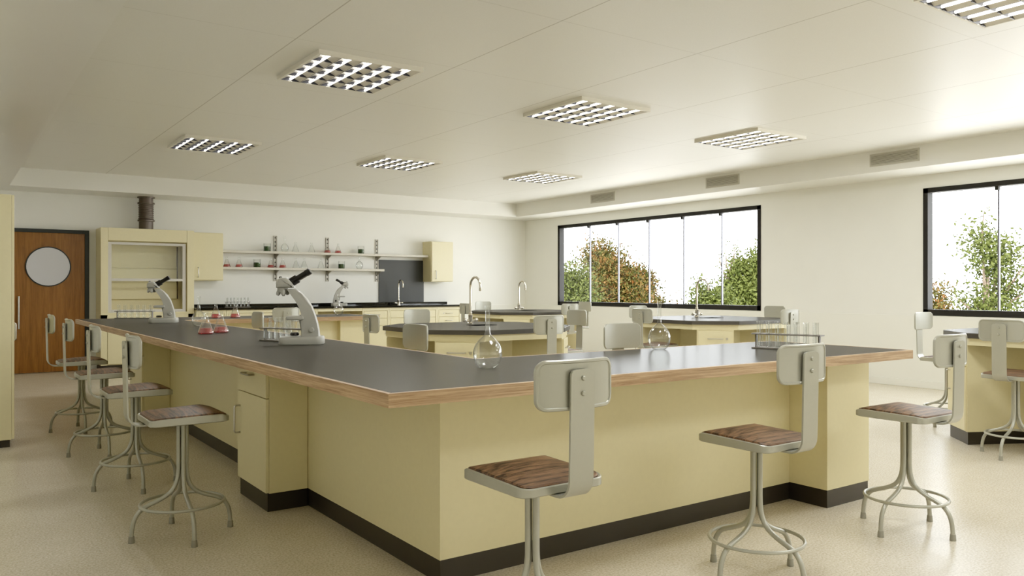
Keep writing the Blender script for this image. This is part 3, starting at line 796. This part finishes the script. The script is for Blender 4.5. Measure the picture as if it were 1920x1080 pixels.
# ------------------------------------------------------------------ microscopes
def make_scope(label, loc, rz, mirror=1):
    t = thing('microscope', label, 'microscope', loc, rz, 'grey microscopes')
    K = 1649.; X = lambda px: (px-425)/K; Z = lambda py: (912-py)/K
    P = lambda L: [(X(a), Z(c)) for a, c in L]
    b = MB()
    top = [(x*1.0, y) for x, y in rrect(.285, .17, .05, 6)]
    rings = []
    for s, z in ((.985, 0), (1, .004), (1, .030), (.985, .040), (.95, .046), (.5, .048)):
        rings.append([b.bm.verts.new((x*s, y*s, z+(.004 if x > .06 and z > .03 else 0))) for x, y in top])
    n = len(top)
    for A, B in zip(rings, rings[1:]):
        for i in range(n): b.bm.faces.new((A[i], A[(i+1) % n], B[(i+1) % n], B[i]))
    b.bm.faces.new(rings[0][::-1]); b.bm.faces.new(rings[-1])
    b.build('base', M['scope'], t, smooth=40)
    outer = [(614, 838), (603, 765), (588, 690), (563, 600), (528, 510), (482, 430), (425, 372), (360, 322)]
    inner = [(268, 322), (314, 382), (360, 446), (398, 515), (422, 585), (434, 650), (428, 735), (420, 838)]
    MB().extrude_xz(P(outer+inner), -.043, .043, .009, 3).build('arm', M['scope'], t, smooth=40)
    MB().extrude_xz(P([(392, 655), (450, 650), (452, 838), (418, 838), (420, 740)]), -.02, .02, .004).build('stage_bracket', M['scope'], t, smooth=40)
    st = MB().box(X(270), X(452), -.065, .065, Z(655), Z(613), .008, 3); st.build('stage', M['scope'], t, smooth=40)
    MB().lathe([(0, 0), (.024, 0), (.03, .006), (.027, .017), (.02, .02), (0, .02)], 20, (X(347), 0, Z(822))).build('lamp_well', M['black'], t, smooth=40)
    hd = MB().extrude_xz(P([(163, 312), (163, 250), (175, 222), (205, 202), (270, 200), (320, 250), (352, 300), (352, 312)]), -.05, .05, .014, 3)
    hd.build('head', M['scope'], t, smooth=40)
    MB().box(X(161), X(300), -.0505, .0505, Z(264), Z(258), .001).build('seam', M['steel'], t)
    nz = MB().lathe([(0, 0), (.034, 0), (.034, .012), (.028, .03), (0, .03)], 24, (X(222), 0, Z(310)), (0, 0, -1))
    nz.build('nosepiece', M['scope'], t, smooth=40)
    for dx, dy, sc in ((-.020, .0, 1), (.006, -.018, 1.05), (.020, .014, .9)):
        d = Vector((dx*.9, dy*.9, -.05))
        MB().lathe([(0, 0), (.0135*sc, 0), (.0145*sc, .022), (.0125*sc, .03), (.008*sc, .037*sc), (0, .037*sc)], 14, (X(222)+dx, dy, Z(335)), d).build('objective', M['scope'], t, smooth=40)
    e = MB()
    a = Vector((X(297), 0, Z(262))); bq = Vector((X(514), 0, Z(127))); dv = (bq-a).normalized()
    e.cyl(a, a+dv*.062, .029, 18, bev=.004)
    for s in (-1, 1):
        o = Vector((0, s*.021, 0))
        e.cyl(a+dv*.03+o*.7, a+dv*.125+o, .0185, 16, bev=.003).cyl(a+dv*.12+o, bq+o, .0205, 16, bev=.003)
    e.build('eyepieces', M['black'], t, smooth=40)
    MB().lathe([(0, 0), (.011, 0), (.011, .008), (.007, .012), (0, .012)], 12, (X(200), 0, Z(208))).build('top_knob', M['black'], t, smooth=40)
    for s in (-1, 1):
        MB().lathe([(0, 0), (.017, 0), (.017, .012), (.012, .018), (0, .018)], 16, (X(535), s*.043, Z(760)), (0, s, 0)).build('focus_knob', M['black'] if s == 1 else M['scope'], t, smooth=40)
    return t
VA = -math.radians(35.2)   # across the line of sight
M0 = make_scope('large grey microscope in the middle of the U-shaped bench', (1.905, 5.075, H+.0005), math.radians(-28))
dup(M0, (1.89, 9.05, H+.0005), math.radians(-20), 'grey microscope at the far left end of the U-shaped bench')
dup(M0, (5.83, 13.68, .9555), math.radians(180-15), 'small-looking grey microscope on the black worktop along the far wall')

# ------------------------------------------------------------------ glassware
def shell(prof, th=.0018):
    # single thin wall with a small turned-in rim
    r, z = prof[-1]
    return prof+[(r-th, z)]
VOL = [(0, 0), (.033, 0), (.040, .003), (.050, .012), (.0605, .034), (.0665, .060), (.0645, .084), (.055, .108), (.040, .128), (.025, .142), (.0155, .151), (.0118, .163), (.0105, .19), (.0105, .262), (.0125, .268), (.0135, .280), (.0135, .284)]
ERL = [(0, 0), (.054, 0), (.059, .003), (.061, .010), (.058, .022), (.045, .058), (.030, .098), (.0205, .122), (.0165, .132), (.0155, .142), (.0155, .166), (.0185, .172), (.0185, .176)]
BEA = [(0, 0), (.052, 0), (.058, .003), (.060, .010), (.060, .134), (.064, .140)]
def erl_r(z):
    for (r0, z0), (r1, z1) in zip(ERL[2:], ERL[3:]):
        if z0 <= z <= z1: return r0+(r1-r0)*(z-z0)/(z1-z0)
protos = {}
def glass(kind, loc, label, group):
    if kind in protos: return dup(protos[kind], loc, 0, label, group)
    nm, cat, prof = {'v': ('volumetric_flask', 'flask', VOL), 'e': ('conical_flask', 'flask', ERL), 'c': ('conical_flask', 'flask', ERL), 'b': ('beaker', 'beaker', BEA)}[kind]
    t = thing(nm, label, cat, loc, random.random()*6, group)
    MB().lathe(shell(prof), 32).build('glass_body', M['glass'], t, smooth=50)
    if kind == 'e':
        lv = .046
        MB().lathe([(0, .0022), (.053, .0022), (.0585, .006), (.0588, .010), (erl_r(.022)-.0022, .022), (erl_r(lv)-.0022, lv), (0, lv)], 32).build('liquid', M['pink'], t, smooth=50)
    if kind == 'b':
        MB().lathe([(0, .0022), (.055, .0022), (.0578, .006), (.0578, .086), (0, .086)], 32).build('liquid', M['green'], t, smooth=50)
    protos[kind] = t; t.rotation_euler.z = 0
    return t
hz = H+.0005
glass('v', (2.013, 3.045, hz), 'empty round long-necked flask near the inner corner of the bench', 'long-necked flasks on the bench')
glass('v', (3.470, 3.400, hz), 'empty round long-necked flask before the left window', 'long-necked flasks on the bench')
glass('v', (1.985, 8.00, hz), 'empty long-necked flask behind the pink conical flasks', 'long-necked flasks on the bench')
glass('v', (4.345, 10.22, hz), 'empty long-necked flask on the far arm of the bench', 'long-necked flasks on the bench')
glass('e', (1.690, 6.60, hz), 'pink conical flask nearest viewer of the close pair', 'pink conical flasks on the bench')
glass('e', (1.842, 6.73, hz), 'pink conical flask just behind its near twin', 'pink conical flasks on the bench')
glass('e', (2.690, 10.04, hz), 'pink conical flask on the far arm, left of two', 'pink conical flasks on the bench')
glass('e', (2.926, 10.06, hz), 'pink conical flask on the far arm, right of two', 'pink conical flasks on the bench')
s1, s2, ysh = 1.9155, 1.6325, 13.875
UP = [('b', 4.581, 'green-filled beaker on the upper shelf, left of the uprights'), ('v', 4.893, 'tall empty long-necked flask on the upper shelf'), ('c', 5.086, 'empty conical flask on the upper shelf next to the tall flask'),
      ('c', 5.386, 'lone empty conical flask in the middle of the upper shelf'), ('e', 5.684, 'pink conical flask before the middle upright on the upper shelf'), ('e', 5.89, 'pink conical flask right of the middle upright on the upper shelf'), ('b', 6.343, 'green-filled beaker on the upper shelf near the right upright')]
LO = [('e', 3.895, 'pink conical flask at the left end of the lower shelf by the cabinet'), ('e', 4.098, 'second pink conical flask from the left on the lower shelf'), ('b', 4.405, 'green-filled beaker on the left part of the lower shelf'),
      ('e', 4.648, 'pink conical flask just left of the first upright on the lower shelf'), ('e', 4.857, 'pink conical flask just right of the first upright on the lower shelf'), ('c', 5.096, 'left of two neighbouring empty conical flasks on the lower shelf'),
      ('c', 5.247, 'right of two neighbouring empty conical flasks on the lower shelf'), ('c', 5.562, 'empty conical flask left of the middle upright on the lower shelf'), ('b', 5.957, 'green-filled beaker right of the middle upright on the lower shelf'), ('v', 6.311, 'empty long-necked flask at the right end of the lower shelf')]
for k, x, lab in UP: glass(k, (x, ysh, s1), lab, 'glassware on the upper shelf')
for k, x, lab in LO: glass(k, (x, ysh, s2), lab, 'glassware on the lower shelf')

# ------------------------------------------------------------------ test tube racks and tubes
TUB = [(0, 0), (.004, .0006), (.0075, .003), (.0098, .007), (.0105, .012), (.0105, .150), (.0125, .153), (.0125, .155)]
tube_me = None
def rack(loc, rz, ncol, label, where, nrow=2):
    global tube_me
    Lg = .405 if ncol == 7 else .45; pitch = (Lg-.075)/(ncol-1); Wd = .088
    t = thing('test_tube_rack', label, 'test tube rack', loc, rz, 'dark test tube racks')
    MB().box(-Lg/2, Lg/2, -Wd/2, Wd/2, 0, .007, .001).build('bottom_plate', M['rack'], t)
    rows = [0] if nrow == 1 else [-.021, .021]
    holes = [(-Lg/2+.0375+pitch*i, yy) for i in range(ncol) for yy in rows]
    # top plate cut by square-edged holes around every tube
    m = MB(); hr = .0135
    ybr = sorted([-Wd/2]+[v for yy in rows for v in (yy-hr, yy+hr)]+[Wd/2])
    for a, b2 in zip(ybr[0::2], ybr[1::2]): m.box(-Lg/2, Lg/2, a, b2, .083, .09)
    for yy in rows:
        xs = [-Lg/2]+[v for i in range(ncol) for v in (-Lg/2+.0375+pitch*i-hr, -Lg/2+.0375+pitch*i+hr)]+[Lg/2]
        for a, b2 in zip(xs[0::2], xs[1::2]): m.box(a, b2, yy-hr, yy+hr, .083, .09)
    m.build('top_plate', M['rack'], t)
    for sx in (-1, 1):
        x = sx*(Lg/2-.0165); MB().box(x-.004, x+.004, -.014, .014, .007, .083).build('support', M['rack'], t)
    if tube_me is None:
        o = MB().lathe(shell(TUB, .0012), 14).build('test_tube', M['tubeglass'], smooth=50); tube_me = o.data
        bpy.data.objects.remove(o)
    ords = ['first', 'second', 'third', 'fourth', 'fifth', 'sixth', 'seventh']
    Rm = Matrix.Rotation(rz, 4, 'Z')
    for i in range(ncol):
        for j, yy in enumerate(rows):
            o = bpy.data.objects.new('test_tube', tube_me); C.objects.link(o)
            o.location = Vector(loc)+Rm @ Vector((-Lg/2+.0375+pitch*i, yy, .0072))
            rw = '' if nrow == 1 else (', front row', ', back row')[j]
            tag(o, '%s test tube from left%s, %s' % (ords[i], rw, where), 'test tube', 'test tubes of '+where)
rack((1.862, 10.47, hz), math.radians(-35), 6, 'dark test tube rack at the far left corner of the bench', 'the far left corner rack')
rack((1.895, 5.375, hz), math.radians(-66), 7, 'dark test tube rack right behind the large microscope', 'the rack behind the large microscope')
rack((4.092, 2.962, hz), math.radians(-72.5), 7, 'dark test tube rack near the right end of the near bench', 'the rack at the near bench end')
rack((4.03, 13.72, .9555), math.radians(-10), 7, 'dark test tube rack on the black worktop', 'the rack on the black worktop')

# ------------------------------------------------------------------ outdoors
struct(MB().box(XR+.6, 90, -60, 80, -1.2, -1.0).build('ground', M['ground']), 'pale paved ground outside the windows', 'ground')
def make_tree(label, loc, blobs, nleaf, mat, size, branches=(), seed=1, name='tree', cat='tree', k=1.0):
    rnd = random.Random(seed)
    # k: the whole tree grown about eye level
    up = lambda h: 2.278+(h-2.278)*k
    loc = (loc[0]*k, loc[1]*k); size *= k
    blobs = [(a*k, b*k, up(h), r*k, v) for a, b, h, r, v in blobs]
    branches = [[(a*k, b*k, up(h)) for a, b, h in br] for br in branches]
    t = thing(name, label, cat, (loc[0], loc[1], -1.0), -math.radians(35.2))
    tr = MB()
    zc = max(b[2] for b in blobs)
    tr.tube([(0, 0, -.0), (.03, .04, .8), (-.04, .02, 1.6), (.02, 0, max(1.8, zc*.8))], [.14, .11, .09, .03], 8)
    for b in blobs: tr.tube([(0, 0, min(1.0, b[2]*.5)), (b[0]*.5, b[1]*.5, b[2]*.72), (b[0], b[1], b[2])], [.06, .04, .012], 6)
    for br in branches: tr.tube(br, [.03]+[.02]*(len(br)-2)+[.006], 6)
    tr.build('trunk', M['bark'], t, smooth=True)
    g = MB()
    vol = [b[3]*b[3]*b[4]*b[5] if len(b) > 5 else b[3]**3*b[4] for b in blobs]; tot = sum(v**.75 for v in vol)
    def leaf(p, s):
        a = Vector((rnd.gauss(0, 1), rnd.gauss(0, 1), rnd.gauss(0, .7))).normalized(); b2 = a.orthogonal().normalized()
        b2 = Matrix.Rotation(rnd.random()*6.28, 3, a) @ b2; c2 = a.cross(b2)
        q = [p+b2*s, p+c2*s*.42, p-b2*s*.8, p-c2*s*.42]
        g.bm.faces.new([g.bm.verts.new(v) for v in q])
    for b, v in zip(blobs, vol):
        nl = int(1.7*nleaf*v**.75/tot)
        # small twig clusters make the crown clumpy
        cl = []
        for _ in range(max(10, nl//22)):
            d = Vector((rnd.gauss(0, 1), rnd.gauss(0, 1), rnd.gauss(0, 1))).normalized()*(rnd.random()**.38)
            cl.append(Vector((b[0]+d.x*b[3], b[1]+d.y*b[3], b[2]+d.z*b[3]*b[4])))
        for _ in range(nl):
            c = rnd.choice(cl); leaf(c+Vector((rnd.gauss(0, .16), rnd.gauss(0, .16), rnd.gauss(0, .14))), size*1.25*rnd.uniform(.6, 1.25))
    for br in branches:
        for _ in range(int(70)):
            i = rnd.randrange(1, len(br)); u = rnd.random()
            p = Vector(br[i-1]).lerp(Vector(br[i]), u)
            leaf(p+Vector((rnd.gauss(0, .09), rnd.gauss(0, .09), rnd.gauss(0, .09))), size*rnd.uniform(.6, 1.1))
    g.build('foliage', mat, t)
    return t

G1 = 'trees outside the left window'
# blobs: across, along, height above ground, radius, vertical stretch
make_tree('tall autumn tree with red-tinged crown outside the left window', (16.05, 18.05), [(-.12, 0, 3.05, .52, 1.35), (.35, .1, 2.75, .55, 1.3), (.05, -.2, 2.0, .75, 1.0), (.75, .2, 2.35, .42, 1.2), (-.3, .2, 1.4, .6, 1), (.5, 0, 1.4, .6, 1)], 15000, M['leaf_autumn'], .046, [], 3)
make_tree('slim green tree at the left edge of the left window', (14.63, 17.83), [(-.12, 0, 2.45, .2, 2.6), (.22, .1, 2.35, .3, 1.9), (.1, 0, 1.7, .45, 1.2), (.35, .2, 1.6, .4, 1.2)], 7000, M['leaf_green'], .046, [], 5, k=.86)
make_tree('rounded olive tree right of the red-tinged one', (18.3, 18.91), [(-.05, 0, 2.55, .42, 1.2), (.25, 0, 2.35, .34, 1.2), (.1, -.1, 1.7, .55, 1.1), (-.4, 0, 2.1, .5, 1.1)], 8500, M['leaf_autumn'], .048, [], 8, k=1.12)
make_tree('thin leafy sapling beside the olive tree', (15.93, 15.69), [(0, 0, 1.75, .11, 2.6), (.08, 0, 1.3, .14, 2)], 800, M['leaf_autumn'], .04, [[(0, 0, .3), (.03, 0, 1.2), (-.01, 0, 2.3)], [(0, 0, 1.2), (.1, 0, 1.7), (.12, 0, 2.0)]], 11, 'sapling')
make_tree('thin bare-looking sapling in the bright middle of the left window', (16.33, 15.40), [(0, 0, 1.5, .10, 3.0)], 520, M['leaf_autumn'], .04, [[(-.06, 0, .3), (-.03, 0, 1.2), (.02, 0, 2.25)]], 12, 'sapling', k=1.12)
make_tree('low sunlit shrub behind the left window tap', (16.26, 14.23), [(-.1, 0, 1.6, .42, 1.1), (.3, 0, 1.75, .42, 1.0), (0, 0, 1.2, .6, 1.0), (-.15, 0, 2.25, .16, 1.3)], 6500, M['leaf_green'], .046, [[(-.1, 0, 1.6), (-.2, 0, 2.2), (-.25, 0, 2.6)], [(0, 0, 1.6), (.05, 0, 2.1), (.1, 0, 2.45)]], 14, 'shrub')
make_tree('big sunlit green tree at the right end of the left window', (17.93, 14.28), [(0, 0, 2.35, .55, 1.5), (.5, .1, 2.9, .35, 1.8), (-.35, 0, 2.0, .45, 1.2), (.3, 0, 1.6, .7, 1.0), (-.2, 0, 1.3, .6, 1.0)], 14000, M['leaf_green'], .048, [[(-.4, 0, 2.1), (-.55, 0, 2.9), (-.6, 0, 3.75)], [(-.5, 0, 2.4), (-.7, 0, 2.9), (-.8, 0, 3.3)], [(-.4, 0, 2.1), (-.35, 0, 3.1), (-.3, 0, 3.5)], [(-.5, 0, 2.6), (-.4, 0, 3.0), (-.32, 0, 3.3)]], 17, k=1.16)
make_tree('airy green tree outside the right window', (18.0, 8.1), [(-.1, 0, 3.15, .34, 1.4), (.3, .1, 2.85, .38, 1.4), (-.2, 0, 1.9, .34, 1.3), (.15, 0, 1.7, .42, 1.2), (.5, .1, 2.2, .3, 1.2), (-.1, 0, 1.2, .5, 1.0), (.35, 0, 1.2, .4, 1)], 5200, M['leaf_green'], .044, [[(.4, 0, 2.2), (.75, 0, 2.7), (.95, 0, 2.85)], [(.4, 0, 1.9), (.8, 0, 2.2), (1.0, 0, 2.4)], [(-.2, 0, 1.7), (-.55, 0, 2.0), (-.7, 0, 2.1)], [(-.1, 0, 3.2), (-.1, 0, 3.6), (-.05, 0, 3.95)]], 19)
make_tree('small rust-tinged bush in the lower left of the right window', (18.26, 9.15), [(-.08, 0, 1.95, .22, 1.9), (.05, 0, 1.5, .32, 1.2), (.2, 0, 1.3, .3, 1.0)], 2300, M['leaf_autumn'], .042, [], 21, 'bush', k=1.2)

# ------------------------------------------------------------------ light, sky, camera
W = bpy.data.worlds.new('overcast_sky'); SC.world = W; W.use_nodes = True
bg = W.node_tree.nodes['Background']; bg.inputs['Color'].default_value = (.95, .985, 1, 1); bg.inputs['Strength'].default_value = 8.8
sun = bpy.data.lights.new('sun', 'SUN'); sun.energy = 18.0; sun.angle = math.radians(2); sun.color = (1, .95, .85)
so = bpy.data.objects.new('sun', sun); C.objects.link(so)
so.rotation_euler = Vector((.55, .35, -.76)).to_track_quat('-Z', 'Y').to_euler(); so.location = (4, -8, 12)
for i, (y0, y1) in enumerate(WIN):
    a = bpy.data.lights.new('window_portal', 'AREA'); a.shape = 'RECTANGLE'; a.size = WZ1-WZ0-.02; a.size_y = y1-y0-.02
    a.cycles.is_portal = True
    o = bpy.data.objects.new('window_portal', a); C.objects.link(o)
    o.location = (XR+.14, (y0+y1)/2, (WZ0+WZ1)/2)
    o.rotation_euler = Vector((-1, 0, 0)).to_track_quat('-Z', 'Y').to_euler()
    # width along z, length along y
    o.rotation_euler = Matrix(((0, 0, 1), (0, 1, 0), (-1, 0, 0))).to_euler()
cam = bpy.data.cameras.new('camera'); cam.sensor_width = 36; cam.lens = 1508/1920*36; cam.clip_start = .05; cam.clip_end = 300
co = bpy.data.objects.new('camera', cam); C.objects.link(co)
co.location = (0, 0, 1.278); co.rotation_euler = (PI/2, 0, -math.radians(35.2057))
SC.camera = co
SC.view_settings.view_transform = 'Standard'; SC.view_settings.look = 'None'
SC.view_settings.exposure = 0.0; SC.view_settings.gamma = 1.0
# soft film-like shoulder: lifts the mid tones and rolls the bright end off
SC.view_settings.use_curve_mapping = True
cm = SC.view_settings.curve_mapping; cm.use_clip = False; cm.extend = 'EXTRAPOLATED'
cv = cm.curves[3]
fc = lambda x: 1.40*x/(1+.55*x)*x/(x+.018)
cv.points[0].location = (0, 0); cv.points[1].location = (1, fc(1))
for x in (.01, .03, .08, .15, .3, .5, .75): cv.points.new(x, fc(x))
cm.update()
SC.cycles.use_denoising = True
SC.cycles.max_bounces = 10; SC.cycles.diffuse_bounces = 6; SC.cycles.glossy_bounces = 4; SC.cycles.transparent_max_bounces = 24
SC.cycles.sample_clamp_indirect = 6.0
SC.cycles.caustics_reflective = False; SC.cycles.caustics_refractive = False
